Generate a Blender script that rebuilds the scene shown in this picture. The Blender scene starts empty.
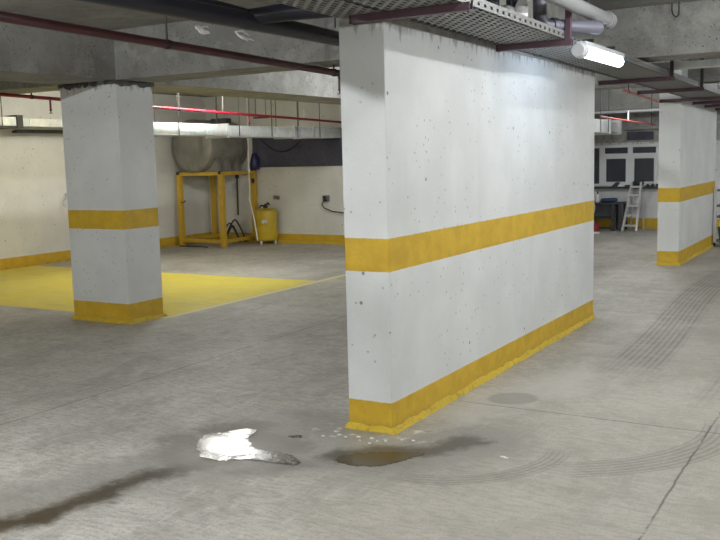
import bpy, bmesh, math, random
from mathutils import Vector, Matrix
random.seed(7)
scene = bpy.context.scene
col = scene.collection
V = Vector

# ------------------------------------------------------------------ materials
class NT:
    def __init__(s, name):
        s.m = bpy.data.materials.new(name); s.m.use_nodes = True
        s.t = s.m.node_tree; s.n = s.t.nodes; s.l = s.t.links
        s.b = s.n['Principled BSDF']; s.out = s.n['Material Output']
        s.pos = s.n.new('ShaderNodeNewGeometry').outputs['Position']
        sx = s.n.new('ShaderNodeSeparateXYZ'); s.l.new(s.pos, sx.inputs[0])
        s.X, s.Y, s.Z = sx.outputs
    def put(s, sock, v):
        if isinstance(v, bpy.types.NodeSocket): s.l.new(v, sock)
        elif v is not None: sock.default_value = v
    def math(s, op, a, b=None, c=None, clamp=False):
        n = s.n.new('ShaderNodeMath'); n.operation = op; n.use_clamp = clamp
        for i, v in enumerate((a, b, c)): s.put(n.inputs[i], v)
        return n.outputs[0]
    def noise(s, scale, detail=4, rough=.55, vec=None, stretch=None):
        n = s.n.new('ShaderNodeTexNoise')
        n.inputs['Scale'].default_value = scale; n.inputs['Detail'].default_value = detail
        n.inputs['Roughness'].default_value = rough
        v = vec or s.pos
        if stretch:
            m = s.n.new('ShaderNodeMapping'); m.inputs['Scale'].default_value = stretch[:3]
            if len(stretch) > 3: m.inputs['Rotation'].default_value = (0, 0, stretch[3])
            s.l.new(v, m.inputs[0]); v = m.outputs[0]
        s.l.new(v, n.inputs['Vector'])
        return n.outputs['Fac']
    def voro(s, scale, feature='F1', vec=None):
        n = s.n.new('ShaderNodeTexVoronoi'); n.inputs['Scale'].default_value = scale; n.feature = feature
        s.l.new(vec or s.pos, n.inputs['Vector'])
        return n
    def ramp(s, f, lo, hi, a=0., b=1.):
        n = s.n.new('ShaderNodeMapRange'); n.interpolation_type = 'SMOOTHSTEP'
        s.put(n.inputs[0], f)
        n.inputs[1].default_value = lo; n.inputs[2].default_value = hi
        n.inputs[3].default_value = a; n.inputs[4].default_value = b
        return n.outputs[0]
    def mix(s, f, a, b, mode='MIX'):
        n = s.n.new('ShaderNodeMix'); n.data_type = 'RGBA'; n.blend_type = mode
        s.put(n.inputs[0], f)
        for k, v in ((6, a), (7, b)):
            if isinstance(v, (tuple, list)): v = tuple(v)[:3] + (1,)
            s.put(n.inputs[k], v)
        return n.outputs[2]
    def base(s, c):
        if isinstance(c, (tuple, list)): c = tuple(c)[:3] + (1,)
        s.put(s.b.inputs['Base Color'], c)
    def rough(s, v): s.put(s.b.inputs['Roughness'], v)
    def bump(s, h, strength=.3, dist=.01):
        n = s.n.new('ShaderNodeBump'); n.inputs['Strength'].default_value = strength
        n.inputs['Distance'].default_value = dist
        s.l.new(h, n.inputs['Height']); s.l.new(n.outputs[0], s.b.inputs['Normal'])
    def band(s, v, lo, hi, soft=.002):
        return s.math('MULTIPLY', s.ramp(v, lo - soft, lo + soft), s.ramp(v, hi - soft, hi + soft, 1., 0.))
    def capsule(s, x, y, a, b, r0, r1):
        """1 inside r0 of the segment a-b on the ground, 0 outside r1"""
        ax, ay = a; bx, by = b; dx, dy = bx - ax, by - ay; L2 = dx * dx + dy * dy + 1e-9
        px = s.math('SUBTRACT', x, ax); py = s.math('SUBTRACT', y, ay)
        t = s.math('ADD', s.math('MULTIPLY', px, dx / L2), s.math('MULTIPLY', py, dy / L2), clamp=True)
        ex = s.math('SUBTRACT', px, s.math('MULTIPLY', t, dx)); ey = s.math('SUBTRACT', py, s.math('MULTIPLY', t, dy))
        d = s.math('SQRT', s.math('ADD', s.math('MULTIPLY', ex, ex), s.math('MULTIPLY', ey, ey)))
        return s.ramp(d, r0, r1, 1., 0.)

def plain(name, c, rough=.5, metal=0., vary=.12, scale=18, bump=.0):
    t = NT(name)
    f = t.noise(scale, 5)
    t.base(t.mix(f, tuple(x * (1 - vary) for x in c), tuple(min(1, x * (1 + vary)) for x in c)))
    t.rough(rough); t.b.inputs['Metallic'].default_value = metal
    if bump: t.bump(t.noise(scale * 6, 4), bump, .004)
    return t.m

YEL = (.66, .43, .028)
YEL2 = (.55, .345, .02)
WHITE = (.70, .715, .71)

def painted(name, top, s0, s1, raw_z=None, stripes=True, white=WHITE, base_only=False, crude=1.0):
    t = NT(name)
    n1 = t.noise(2.2, 6); n2 = t.noise(38, 3); n3 = t.noise(9, 5)
    z = t.math('ADD', t.Z, t.math('MULTIPLY', t.math('SUBTRACT', n2, .5), .008))
    w = t.mix(t.ramp(n1, .35, .7), tuple(x * .93 for x in white), tuple(min(1, x * 1.03) for x in white))
    w = t.mix(t.math('MULTIPLY', t.ramp(t.noise(5, 6, .6, stretch=(1, 1, .12)), .55, .75), .12), w, (.42, .42, .40))
    # little pits and scratches in the plaster
    v = t.voro(7); pit = t.math('MULTIPLY', t.ramp(v.outputs['Distance'], .05, .09, 1., 0.), t.ramp(t.noise(3.1, 2), .47, .52))
    v2 = t.voro(17); pit2 = t.math('MULTIPLY', t.ramp(v2.outputs['Distance'], .09, .16, 1., 0.), t.ramp(t.noise(1.7, 2), .42, .52))
    pit = t.math('MAXIMUM', t.math('MULTIPLY', pit, .8), t.math('MULTIPLY', pit2, .45))
    w = t.mix(pit, w, (.13, .12, .11))
    if raw_z:
        rawn = t.math('ADD', t.Z, t.math('MULTIPLY', t.math('SUBTRACT', n3, .5), .02))
        # cement streaks run down from the unpainted top
        drip = t.math('ADD', t.Z, t.math('MULTIPLY', t.math('SUBTRACT', t.noise(26, 3, stretch=(1, 1, .18)), .5), .34))
        w = t.mix(t.math('MULTIPLY', t.ramp(drip, raw_z - .035, raw_z + .03), .8), w, (.30, .30, .28))
        w = t.mix(t.ramp(rawn, raw_z - .003, raw_z + .003), w, t.mix(t.ramp(n3, .3, .7), (.22, .215, .20), (.36, .35, .33)))
    y = t.mix(t.ramp(n3, .3, .72), YEL2, YEL)
    y = t.mix(t.math('MULTIPLY', t.ramp(n2, .55, .75), .25), y, (.68, .50, .09))
    m = t.ramp(z, top - .002, top + .002, 1., 0.)
    if stripes: m = t.math('MAXIMUM', m, t.band(z, s0, s1))
    c = t.mix(m, w, y)
    # scuffed dirt at the foot
    d = t.math('MULTIPLY', t.ramp(t.math('ADD', t.Z, t.math('MULTIPLY', n2, .06)), .02, .11, 1., 0.), t.ramp(n3, .42, .62))
    c = t.mix(t.math('MULTIPLY', d, .6 * crude), c, (.17, .13, .06))
    t.base(c); t.rough(.62)
    t.bump(t.math('ADD', t.noise(60, 4), t.math('MULTIPLY', t.noise(7, 3), 1.2)), .25 * crude, .006)
    return t.m

def concrete(name, c, pits=True, vary=.28):
    t = NT(name)
    n1 = t.noise(1.3, 7, .6); n2 = t.noise(22, 5, .65)
    cc = t.mix(t.ramp(n1, .3, .7), tuple(x * (1 - vary) for x in c), tuple(x * (1 + vary * .6) for x in c))
    cc = t.mix(t.math('MULTIPLY', t.ramp(t.noise(6, 7, .7), .5, .68), .45), cc, tuple(x * .55 for x in c))
    cc = t.mix(t.math('MULTIPLY', t.ramp(n2, .5, .75), .4), cc, tuple(x * .6 for x in c))
    if pits:
        v = t.voro(19)
        p = t.math('MULTIPLY', t.ramp(v.outputs['Distance'], .08, .16, 1., 0.), t.ramp(t.noise(4, 2), .47, .53))
        v2 = t.voro(34)
        p2 = t.math('MULTIPLY', t.ramp(v2.outputs['Distance'], .12, .28, 1., 0.), t.ramp(t.noise(2.5, 2), .42, .52))
        cc = t.mix(t.math('MAXIMUM', p, t.math('MULTIPLY', p2, .6)), cc, tuple(x * .22 for x in c))
    cc = t.mix(t.math('MULTIPLY', t.ramp(t.noise(3.3, 8, .75), .52, .62), .35), cc, tuple(min(.8, x * 1.6) for x in c))
    t.base(cc); t.rough(.85); t.bump(n2, .5, .01)
    return t.m

def floor_material():
    t = NT('garage_floor_concrete')
    n1 = t.noise(.7, 7, .6); n2 = t.noise(4.5, 6, .65); n3 = t.noise(40, 4, .6)
    sw = t.noise(5, 5, .65, stretch=(1.0, .16, 1, .35))          # trowel / broom direction
    sw2 = t.noise(6, 5, .65, stretch=(.16, 1.0, 1, .15))
    gr = t.noise(17, 5, .7)
    wx = t.math('ADD', t.math('ADD', t.X, t.math('MULTIPLY', t.math('SUBTRACT', n2, .5), .34)), t.math('MULTIPLY', t.math('SUBTRACT', gr, .5), .16))
    wy = t.math('ADD', t.Y, t.math('MULTIPLY', t.math('SUBTRACT', t.noise(3.9, 6, .65, stretch=(1.1, .9, 1.2)), .5), .30))
    jx = t.math('ADD', t.X, t.math('MULTIPLY', t.math('SUBTRACT', n2, .5), .03))
    jy = t.math('ADD', t.Y, t.math('MULTIPLY', t.math('SUBTRACT', n2, .5), .03))
    c = t.mix(t.ramp(n1, .3, .7), (.45, .427, .38), (.60, .578, .53))
    c = t.mix(t.math('MULTIPLY', t.ramp(n2, .42, .7), .38), c, (.27, .255, .225))
    c = t.mix(t.math('MULTIPLY', t.ramp(sw, .5, .7), .35), c, (.60, .585, .54))
    c = t.mix(t.math('MULTIPLY', t.ramp(sw2, .5, .70), .42), c, (.27, .255, .225))
    c = t.mix(t.math('MULTIPLY', t.ramp(n3, .5, .72), .32), c, (.17, .16, .14))
    fine = t.noise(30, 6, .75, stretch=(.35, 1.2, 1, .5)); fine2 = t.noise(110, 3, .6)
    c = t.mix(t.math('MULTIPLY', t.ramp(fine, .46, .60), .50), c, (.22, .208, .18))
    c = t.mix(t.math('MULTIPLY', t.ramp(fine2, .50, .62), .45), c, (.22, .21, .18))
    big = t.noise(1.6, 6, .7, stretch=(1, .6, 1, .3))
    c = t.mix(t.math('MULTIPLY', t.ramp(big, .48, .60), .42), c, (.24, .226, .195))
    lite = t.noise(18, 6, .75, stretch=(1.3, .3, 1, .25))
    c = t.mix(t.math('MULTIPLY', t.ramp(lite, .52, .66), .40), c, (.64, .625, .58))
    # browner driving aisle on the right of the long pier
    aisle = t.math('MULTIPLY', t.ramp(t.math('ADD', t.X, t.math('MULTIPLY', n2, .8)), -2.2, -1.2), .45)
    c = t.mix(aisle, c, (.40, .365, .30))
    # yellow bay
    by = t.math('MULTIPLY', t.band(t.Y, 6.47, 9.33, .02), t.ramp(t.X, -6.12, -6.10, 1., 0.))
    line = t.math('MULTIPLY', t.band(t.X, -6.10, -6.02, .004), t.band(t.Y, 6.55, 13.2, .02))
    wear = t.math('SUBTRACT', 1., t.math('MULTIPLY', t.ramp(sw2, .52, .74), .35))
    c = t.mix(t.math('MULTIPLY', by, wear), c, t.mix(n2, (.66, .53, .05), (.84, .72, .14)))
    c = t.mix(t.math('MULTIPLY', line, .8), c, (.80, .72, .30))
    # stains
    def stain(c, segs, colr, amt, r0, r1, warp=True):
        m = None
        for a, b in segs:
            k = t.capsule(wx if warp else jx, wy if warp else jy, a, b, r0, r1)
            m = k if m is None else t.math('MAXIMUM', m, k)
        return t.mix(t.math('MULTIPLY', m, amt), c, colr), m
    # damp zone round the puddles and along the drain trail
    c, damp = stain(c, [((-3.45, 2.2), (-3.05, 3.3)), ((-3.05, 3.3), (-2.75, 3.7)), ((-2.75, 3.62), (-2.1, 3.9)), ((-2.1, 4.0), (-1.85, 4.3)), ((-2.9, 4.2), (-2.5, 4.0))], (.21, .20, .18), .62, .12, .42)
    c, trail = stain(c, [((-3.2, 2.0), (-3.12, 2.6)), ((-3.12, 2.6), (-3.02, 3.2)), ((-3.02, 3.2), (-2.85, 3.5))], (.055, .04, .022), .97, .015, .15)
    c, blk = stain(c, [((-2.38, 3.78), (-2.25, 3.93)), ((-2.25, 3.95), (-2.0, 4.02)), ((-1.98, 4.05), (-1.88, 4.28))], (.055, .045, .03), .8, .03, .15)
    # round patched cover and its pale halo
    c, _ = stain(c, [((-2.15, 4.75), (-1.75, 5.9))], (.60, .58, .53), .5, .05, .35)
    c, _ = stain(c, [((-1.99, 5.17), (-1.95, 5.2))], (.22, .21, .185), .55, .11, .15, False)
    # white lime marks along the pier foot
    lime = t.math('MULTIPLY', t.capsule(wx, wy, (-2.62, 4.1), (-2.2, 4.25), .05, .2), t.ramp(t.noise(14, 3), .56, .66))
    c = t.mix(t.math('MULTIPLY', lime, .7), c, (.7, .69, .66))
    # tyre marks: bundles of thin parallel arcs
    def arc_mask(cx, cy, r, n, dr, a0, a1, w):
        px = t.math('SUBTRACT', jx, cx); py = t.math('SUBTRACT', jy, cy)
        d = t.math('SQRT', t.math('ADD', t.math('MULTIPLY', px, px), t.math('MULTIPLY', py, py)))
        e = t.math('SUBTRACT', d, r)
        inside = t.band(e, 0., n * dr, .004)
        st = t.math('PINGPONG', e, dr / 2)
        ln = t.ramp(st, w * .4, w, 1., 0.)
        ang = t.math('ARCTAN2', py, px)
        win = t.math('MULTIPLY', t.ramp(ang, a0 - .12, a0 + .12), t.ramp(ang, a1 - .12, a1 + .12, 1., 0.))
        return t.math('MULTIPLY', t.math('MULTIPLY', inside, win), t.math('ADD', .35, t.math('MULTIPLY', ln, .65)))
    marks = [arc_mask(-1.75, 5.0, .92, 6, .035, -1.1, .15, .012), arc_mask(-2.0, 4.25, .55, 4, .03, -1.5, .1, .010)]
    for k, m in enumerate(marks): c = t.mix(t.math('MULTIPLY', m, (.38, .35)[k]), c, (.10, .095, .085))
    # long straight tyre tracks running down the aisle
    tx = t.math('ADD', t.X, t.math('MULTIPLY', t.math('SINE', t.math('MULTIPLY', t.Y, .75)), .09))
    for xa, xb, ya, yb, amt in ((-1.80, -1.42, 6.3, 13.5, .5), (-.42, -.05, 3.0, 13.0, .45), (-1.05, -.9, 5.6, 9.0, .3)):
        ln = t.ramp(t.math('PINGPONG', t.math('ADD', tx, t.math('MULTIPLY', n3, .01)), .022), .004, .016, 1., 0.)
        k = t.math('MULTIPLY', t.band(tx, xa, xb, .03), t.band(t.Y, ya, yb, .5))
        k = t.math('MULTIPLY', k, t.math('ADD', .3, t.math('MULTIPLY', ln, .7)))
        k = t.math('MULTIPLY', k, t.ramp(n2, .3, .55, .4, 1.))
        c = t.mix(t.math('MULTIPLY', k, amt), c, (.10, .095, .085))
    # saw-cut joints
    jm = None
    for a, b in (((-2.25, 4.99), (3, 4.93)), ((-.79, -3), (-.80, 12)), ((-2.35, 8.5), (3, 8.4)), ((-4.44, -2), (-4.46, 7.0)), ((-4.46, 7.0), (-4.46, 12))):
        k = t.capsule(jx, jy, a, b, .002, .008)
        jm = k if jm is None else t.math('MAXIMUM', jm, k)
    c = t.mix(t.math('MULTIPLY', jm, t.math('MULTIPLY', t.ramp(n2, .3, .5), .75)), c, (.07, .065, .06))
    # grit
    v = t.voro(24)
    g = t.math('MULTIPLY', t.ramp(v.outputs['Distance'], .03, .07, 1., 0.), t.ramp(t.noise(2, 2), .5, .58))
    c = t.mix(t.math('MULTIPLY', g, .55), c, (.07, .065, .06))
    c, _ = stain(c, [((-3.15, 3.45), (-2.95, 3.42)), ((-2.95, 3.42), (-2.55, 3.55)), ((-3.2, 3.85), (-3.05, 4.0)), ((-2.95, 3.85), (-2.7, 3.75)), ((-3.3, 3.65), (-3.2, 3.55))], (.13, .12, .10), .7, .04, .22)
    t.base(c)
    r = t.math('SUBTRACT', .62, t.math('MULTIPLY', t.ramp(n1, .35, .7), .14))
    r = t.math('SUBTRACT', r, t.math('MULTIPLY', t.math('MAXIMUM', damp, trail), .18))
    t.rough(r)
    t.bump(t.math('ADD', n3, t.math('MULTIPLY', sw, .8)), .18, .006)
    return t.m

def tray_mat():
    t = NT('perforated_galvanised_steel')
    t.base(t.mix(t.noise(6, 4), (.24, .24, .235), (.36, .36, .35))); t.rough(.55); t.b.inputs['Metallic'].default_value = .3
    u = t.math('DIVIDE', t.X, .036)
    row = t.math('FLOOR', u)
    w = t.math('ADD', t.math('DIVIDE', t.Y, .085), t.math('ADD', t.math('MULTIPLY', row, .5), t.math('MULTIPLY', t.math('FRACT', u), .45)))
    hole = t.math('MULTIPLY', t.band(t.math('FRACT', w), .18, .80, .03), t.band(t.math('FRACT', u), .24, .76, .05))
    tr = t.n.new('ShaderNodeBsdfTransparent'); mx = t.n.new('ShaderNodeMixShader')
    t.l.new(hole, mx.inputs[0]); t.l.new(t.b.outputs[0], mx.inputs[1]); t.l.new(tr.outputs[0], mx.inputs[2])
    t.l.new(mx.outputs[0], t.out.inputs[0])
    return t.m
def lip_mat():
    t = NT('punched_steel_lip')
    t.base((.5, .5, .48)); t.rough(.5); t.b.inputs['Metallic'].default_value = .35
    dy = t.math('SUBTRACT', t.math('FRACT', t.math('DIVIDE', t.Y, .075)), .5)
    hole = t.band(dy, -.2, .2, .03)
    t.base(t.mix(hole, (.24, .24, .235), (.26, .26, .25)))
    return t.m

def galv():
    t = NT('galvanised_sheet')
    v = t.voro(26); n = t.noise(3, 4)
    c = t.mix(t.ramp(n, .3, .7), (.56, .60, .59), (.80, .83, .81))
    c = t.mix(.12, c, v.outputs['Color'])
    t.base(c); t.rough(.45); t.b.inputs['Metallic'].default_value = .22
    seam = t.math('PINGPONG', t.math('ADD', t.Y, t.X), .28)
    t.bump(t.ramp(seam, .0, .02), .5, .012)
    return t.m

def emit(name, c, s):
    t = NT(name)
    e = t.n.new('ShaderNodeEmission'); e.inputs[0].default_value = (*c, 1); e.inputs[1].default_value = s
    t.l.new(e.outputs[0], t.out.inputs[0])
    return t.m

M = {}
M['pier'] = painted('painted_concrete_pier', .169, .888, 1.068, raw_z=2.19, crude=1.2)
M['lpil'] = painted('painted_concrete_left_pillar', .19, .892, 1.07, raw_z=2.225, crude=1.2)
M['rpil'] = painted('painted_concrete_far_pillar', .182, .825, 1.007, raw_z=2.6)
M['wall'] = painted('painted_plaster_wall', .165, 0, 0, stripes=False, white=(.72, .72, .69))
M['winwall'] = painted('painted_window_wall', .2, 0, 0, raw_z=1.66, stripes=False, white=(.66, .67, .68))
M['floor'] = floor_material()
M['slab'] = concrete('raw_concrete_slab', (.34, .335, .31))
M['beam'] = concrete('raw_concrete_beam', (.30, .295, .275))
M['rawpale'] = concrete('pale_raw_concrete', (.50, .48, .43))
M['slate'] = concrete('dark_slate', (.075, .075, .105), pits=False, vary=.15)  # dark blue-grey, lightly mottled
t = NT('yellow_fillet'); n = t.noise(30, 4)
t.base(t.mix(t.math('MULTIPLY', t.ramp(n, .5, .72), .55), (.62, .44, .03), (.25, .19, .07))); t.rough(.7); t.bump(n, .8, .012); M['fillet'] = t.m
M['tray'] = tray_mat(); M['lip'] = lip_mat(); M['galv'] = galv()
M['bracket'] = plain('maroon_primer_steel', (.115, .065, .085), .5, .0, .25, 12)
M['red'] = plain('red_sprinkler_pipe_paint', (.30, .014, .035), .32, 0, .15, 8)
M['redold'] = plain('dull_maroon_pipe_paint', (.085, .026, .032), .35, 0, .35, 9)
M['pink'] = plain('bright_red_pipe_paint', (.62, .09, .07), .35, 0, .15, 8)
M['black'] = plain('black_plastic_pipe', (.022, .022, .034), .35, 0, .2, 9)
M['dark'] = plain('dark_metal', (.03, .03, .032), .5, 0, .2, 14)
M['pvc'] = plain('grey_pvc_pipe', (.24, .24, .245), .4, 0, .06, 5)
M['dgrey'] = plain('dark_grey_pvc_pipe', (.13, .13, .165), .4, 0, .08, 6)
M['white'] = plain('white_plastic', (.78, .78, .76), .4, 0, .05, 7)
M['cloth'] = plain('white_rag_cloth', (.80, .80, .80), .9, 0, .06, 30, .4)
M['yelsteel'] = plain('yellow_painted_steel', (.58, .37, .035), .42, 0, .16, 10)
M['yelvessel'] = plain('yellow_enamel_vessel', (.60, .43, .03), .38, 0, .12, 6)
M['navy'] = plain('navy_blue_plastic_bag', (.02, .02, .09), .4, 0, .3, 20, .4)
M['frame'] = plain('off_white_window_frame', (.74, .75, .77), .45, 0, .05, 6)
M['alu'] = plain('brushed_aluminium', (.66, .67, .69), .35, .5, .08, 9)
M['green'] = plain('dark_green_plastic', (.02, .10, .085), .45, 0, .15, 10)
M['bench'] = plain('dark_steel_bench', (.035, .037, .045), .5, 0, .2, 10)
M['greyboard'] = plain('grey_bench_panel', (.17, .18, .19), .6, 0, .15, 6)
M['blue'] = plain('blue_work_cloth', (.035, .055, .14), .85, 0, .3, 25, .4)
M['redplastic'] = plain('red_plastic', (.30, .03, .03), .45, 0, .1, 8)
M['flake'] = plain('white_paint_flake', (.80, .80, .78), .7, 0, .05, 20)
M['housing'] = plain('lamp_housing_grey', (.55, .56, .58), .4, 0, .05, 8)
# tank: dull grey steel, runs of rust and lime down its flank
t = NT('grey_weathered_tank_steel'); st = t.noise(7, 5, .6, stretch=(1, 1, .15))
c = t.mix(t.ramp(t.noise(2.5, 5), .3, .7), (.21, .205, .185), (.31, .30, .275))
c = t.mix(t.math('MULTIPLY', t.ramp(st, .5, .68), .5), c, (.12, .115, .10)); t.base(c); t.rough(.5); t.b.inputs['Metallic'].default_value = .2; M['tank'] = t.m
t = NT('dark_window_glass'); t.base(t.mix(t.noise(3, 3), (.035, .04, .055), (.055, .06, .078))); t.rough(.12); M['glass'] = t.m
t = NT('standing_water'); t.base((.10, .095, .085)); t.rough(t.ramp(t.noise(20, 5, .7), .38, .62, .16, .42))
# thin film: grains of the floor poke through it in places
film = t.ramp(t.math('ADD', t.noise(55, 4, .7), t.math('MULTIPLY', t.noise(9, 3), .9)), .80, .86, 1., 0.)
tr = t.n.new('ShaderNodeBsdfTransparent'); mx = t.n.new('ShaderNodeMixShader')
t.l.new(film, mx.inputs[0]); t.l.new(tr.outputs[0], mx.inputs[1]); t.l.new(t.b.outputs[0], mx.inputs[2]); t.l.new(mx.outputs[0], t.out.inputs[0])
film.node.inputs[3].default_value, film.node.inputs[4].default_value = 0., 1.
film.node.inputs[1].default_value, film.node.inputs[2].default_value = .83, .93
wob = t.math('MULTIPLY', t.math('SUBTRACT', t.noise(22, 5, .7), .5), .16)
core = t.capsule(t.math('ADD', t.X, wob), t.math('ADD', t.Y, wob), (-3.06, 3.66), (-2.96, 3.64), .07, .20)
core = t.math('MAXIMUM', core, t.math('MULTIPLY', t.capsule(t.math('ADD', t.X, wob), t.Y, (-3.0, 3.62), (-2.62, 3.62), .015, .07), .9))
core = t.math('MAXIMUM', core, t.math('MULTIPLY', t.capsule(t.math('ADD', t.X, wob), t.Y, (-3.0, 3.7), (-3.08, 3.9), .03, .10), .9))
t.l.new(t.math('MAXIMUM', film, core), mx.inputs[0])
rr = t.ramp(t.noise(20, 5, .7), .38, .62, .14, .42)
t.rough(t.math('SUBTRACT', rr, t.math('MULTIPLY', core, t.math('SUBTRACT', rr, .2))))
t.b.inputs['IOR'].default_value = 1.6; M['water'] = t.m
t = NT('muddy_water'); t.base(t.mix(t.noise(7, 4), (.045, .033, .014), (.09, .066, .03))); t.rough(.22); M['mud'] = t.m
LAMP = (.70, .83, 1.0)
M['lamp'] = emit('lit_tube_diffuser', LAMP, 6.5)
M['lamp_bay'] = emit('lit_tube_diffuser_bay', (1.0, 1.0, .95), 62)

# ------------------------------------------------------------------ mesh builder
class MB:
    def __init__(s): s.b = bmesh.new()
    def box(s, x0, x1, y0, y1, z0, z1):
        v = [s.b.verts.new((x, y, z)) for z in (z0, z1) for y in (y0, y1) for x in (x0, x1)]
        for f in ((0, 2, 3, 1), (4, 5, 7, 6), (0, 1, 5, 4), (2, 6, 7, 3), (0, 4, 6, 2), (1, 3, 7, 5)): s.b.faces.new([v[i] for i in f])
        return s
    def hexa(s, lo, hi):
        """lo, hi: four points each, counter-clockwise from above"""
        a = [s.b.verts.new(p) for p in lo]; c = [s.b.verts.new(p) for p in hi]
        s.b.faces.new(a[::-1]); s.b.faces.new(c)
        for i in range(4):
            j = (i + 1) % 4; s.b.faces.new((a[i], a[j], c[j], c[i]))
        return s
    def bar(s, p0, p1, w, h):
        """rectangular bar between two points, w across, h up"""
        p0, p1 = V(p0), V(p1); d = (p1 - p0).normalized()
        up = V((0, 0, 1)) if abs(d.z) < .95 else V((0, 1, 0))
        r = d.cross(up).normalized(); u = r.cross(d).normalized()
        lo = []; 
        rings = []
        for p in (p0, p1):
            rings.append([s.b.verts.new(p + r * (w / 2) * a + u * (h / 2) * c) for a, c in ((-1, -1), (1, -1), (1, 1), (-1, 1))])
        a, c = rings
        s.b.faces.new(a); s.b.faces.new(c[::-1])
        for i in range(4):
            j = (i + 1) % 4; s.b.faces.new((a[j], a[i], c[i], c[j]))
        return s
    def tube(s, pts, r, n=10, closed=True):
        pts = [V(p) for p in pts]; rr = r if isinstance(r, (list, tuple)) else [r] * len(pts)
        rings = []; prev = None
        for i, p in enumerate(pts):
            d = (pts[min(i + 1, len(pts) - 1)] - pts[max(i - 1, 0)]).normalized()
            if prev is None:
                up = V((0, 0, 1)) if abs(d.z) < .9 else V((1, 0, 0)); a = d.cross(up).normalized()
            else: a = (prev - d * prev.dot(d)).normalized()
            prev = a; b = d.cross(a)
            rings.append([s.b.verts.new(p + (a * math.cos(2 * math.pi * k / n) + b * math.sin(2 * math.pi * k / n)) * rr[i]) for k in range(n)])
        for i in range(len(rings) - 1):
            for k in range(n):
                j = (k + 1) % n; s.b.faces.new((rings[i][k], rings[i][j], rings[i + 1][j], rings[i + 1][k]))
        if closed: s.b.faces.new(rings[0][::-1]); s.b.faces.new(rings[-1])
        return s
    def lathe(s, c, axis, prof, n=24):
        """prof: (distance along axis, radius)"""
        ax = V(axis).normalized()
        return s.tube([V(c) + ax * d for d, _ in prof], [max(r, 1e-4) for _, r in prof], n)
    def prism(s, poly, z0, z1):
        a = [s.b.verts.new((x, y, z0)) for x, y in poly]; c = [s.b.verts.new((x, y, z1)) for x, y in poly]
        s.b.faces.new(a[::-1]); s.b.faces.new(c)
        for i in range(len(poly)):
            j = (i + 1) % len(poly); s.b.faces.new((a[i], a[j], c[j], c[i]))
        return s
    def blob(s, c, r, amp=.25, seed=1, sub=3):
        q = bmesh.ops.create_icosphere(s.b, subdivisions=sub, radius=1)
        rnd = random.Random(seed); k = [(V((rnd.uniform(-1, 1), rnd.uniform(-1, 1), rnd.uniform(-1, 1))) * 3.2, rnd.uniform(0, 6)) for _ in range(6)]
        for v in q['verts']:
            f = 1 + amp * sum(math.sin(v.co.dot(a) + b) for a, b in k) / 3
            v.co = V((v.co.x * r[0] * f + c[0], v.co.y * r[1] * f + c[1], v.co.z * r[2] * f + c[2]))
        return s
    def build(s, name, mat, parent=None, bevel=0, smooth=None, seg=2):
        bmesh.ops.recalc_face_normals(s.b, faces=s.b.faces)
        me = bpy.data.meshes.new(name)
        off = V((0, 0, 0)); p = parent
        while p is not None: off += p.location; p = p.parent
        for v in s.b.verts: v.co -= off
        s.b.to_mesh(me); s.b.free()
        o = bpy.data.objects.new(name, me); col.objects.link(o)
        if parent: o.parent = parent
        me.materials.append(mat)
        if smooth is not None:
            for f in me.polygons: f.use_smooth = True
            me.set_sharp_from_angle(angle=math.radians(smooth))
        if bevel:
            b = o.modifiers.new('bevel', 'BEVEL'); b.width = bevel; b.segments = seg; b.limit_method = 'ANGLE'
        return o

def tag(o, label, cat, group=None):
    o['label'] = label; o['category'] = cat
    if group: o['group'] = group
    return o
def thing(name, label, cat, loc=(0, 0, 0), group=None):
    o = bpy.data.objects.new(name, None); o.empty_display_size = .1; col.objects.link(o); o.location = loc
    return tag(o, label, cat, group)
def struct(name, mb, mat, **k):
    o = mb.build(name, mat, **k); o['kind'] = 'structure'; return o
def plabel(o, label): o['label'] = label; return o
def dup(root, delta, label, group=None):
    r = root.copy(); col.objects.link(r); r.location = root.location + V(delta); r['label'] = label
    if group: r['group'] = group
    for ch in list(root.children):
        c = ch.copy(); col.objects.link(c); c.parent = r
        for g in list(ch.children):
            d = g.copy(); col.objects.link(d); d.parent = c
    return r

# ------------------------------------------------------------------ room shell
LX, BY, WY, RX, NY = -11.2, 13.5, 17.9, 6.0, -5.0
SL, BS = 2.70, 2.26          # slab underside, beam soffit
struct('floor', MB().box(LX - .2, RX + .2, NY - .2, WY + .2, -.15, 0), M['floor'])
struct('ceiling', MB().box(LX - .2, RX + .2, NY - .2, WY + .2, SL, SL + .2), M['slab'])
struct('wall_left', MB().box(LX - .2, LX, NY, BY + .2, 0, SL), M['wall'])
struct('wall_back', MB().box(LX, -5.9, BY, BY + .2, 0, SL), M['wall'])
struct('wall_recess', MB().box(-6.1, -5.9, BY + .2, WY, 0, SL), M['wall'])
wx0, wx1, wz0, wz1 = -5.55, -3.82, .83, 1.62
struct('wall_window', MB().box(-6.1, wx0, WY, WY + .2, 0, SL).box(wx1, RX, WY, WY + .2, 0, SL).box(wx0, wx1, WY, WY + .2, 0, wz0).box(wx0, wx1, WY, WY + .2, wz1, SL), M['winwall'])
struct('wall_right', MB().box(RX, RX + .2, NY, WY, 0, SL), M['wall'])
struct('wall_near', MB().box(LX, RX, NY - .2, NY, 0, SL), M['wall'])
# slate coloured upper strip of the back wall
struct('trim_1', MB().box(-10.12, -5.92, BY - .03, BY, 1.37, 2.02), M['slate'])
# mortar foot of the back and left walls
struct('baseboard_back', MB().prism([(LX, BY), (-5.9, BY), (-5.9, BY - .05), (LX + .04, BY - .05)], 0, .05), M['fillet'])
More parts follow.
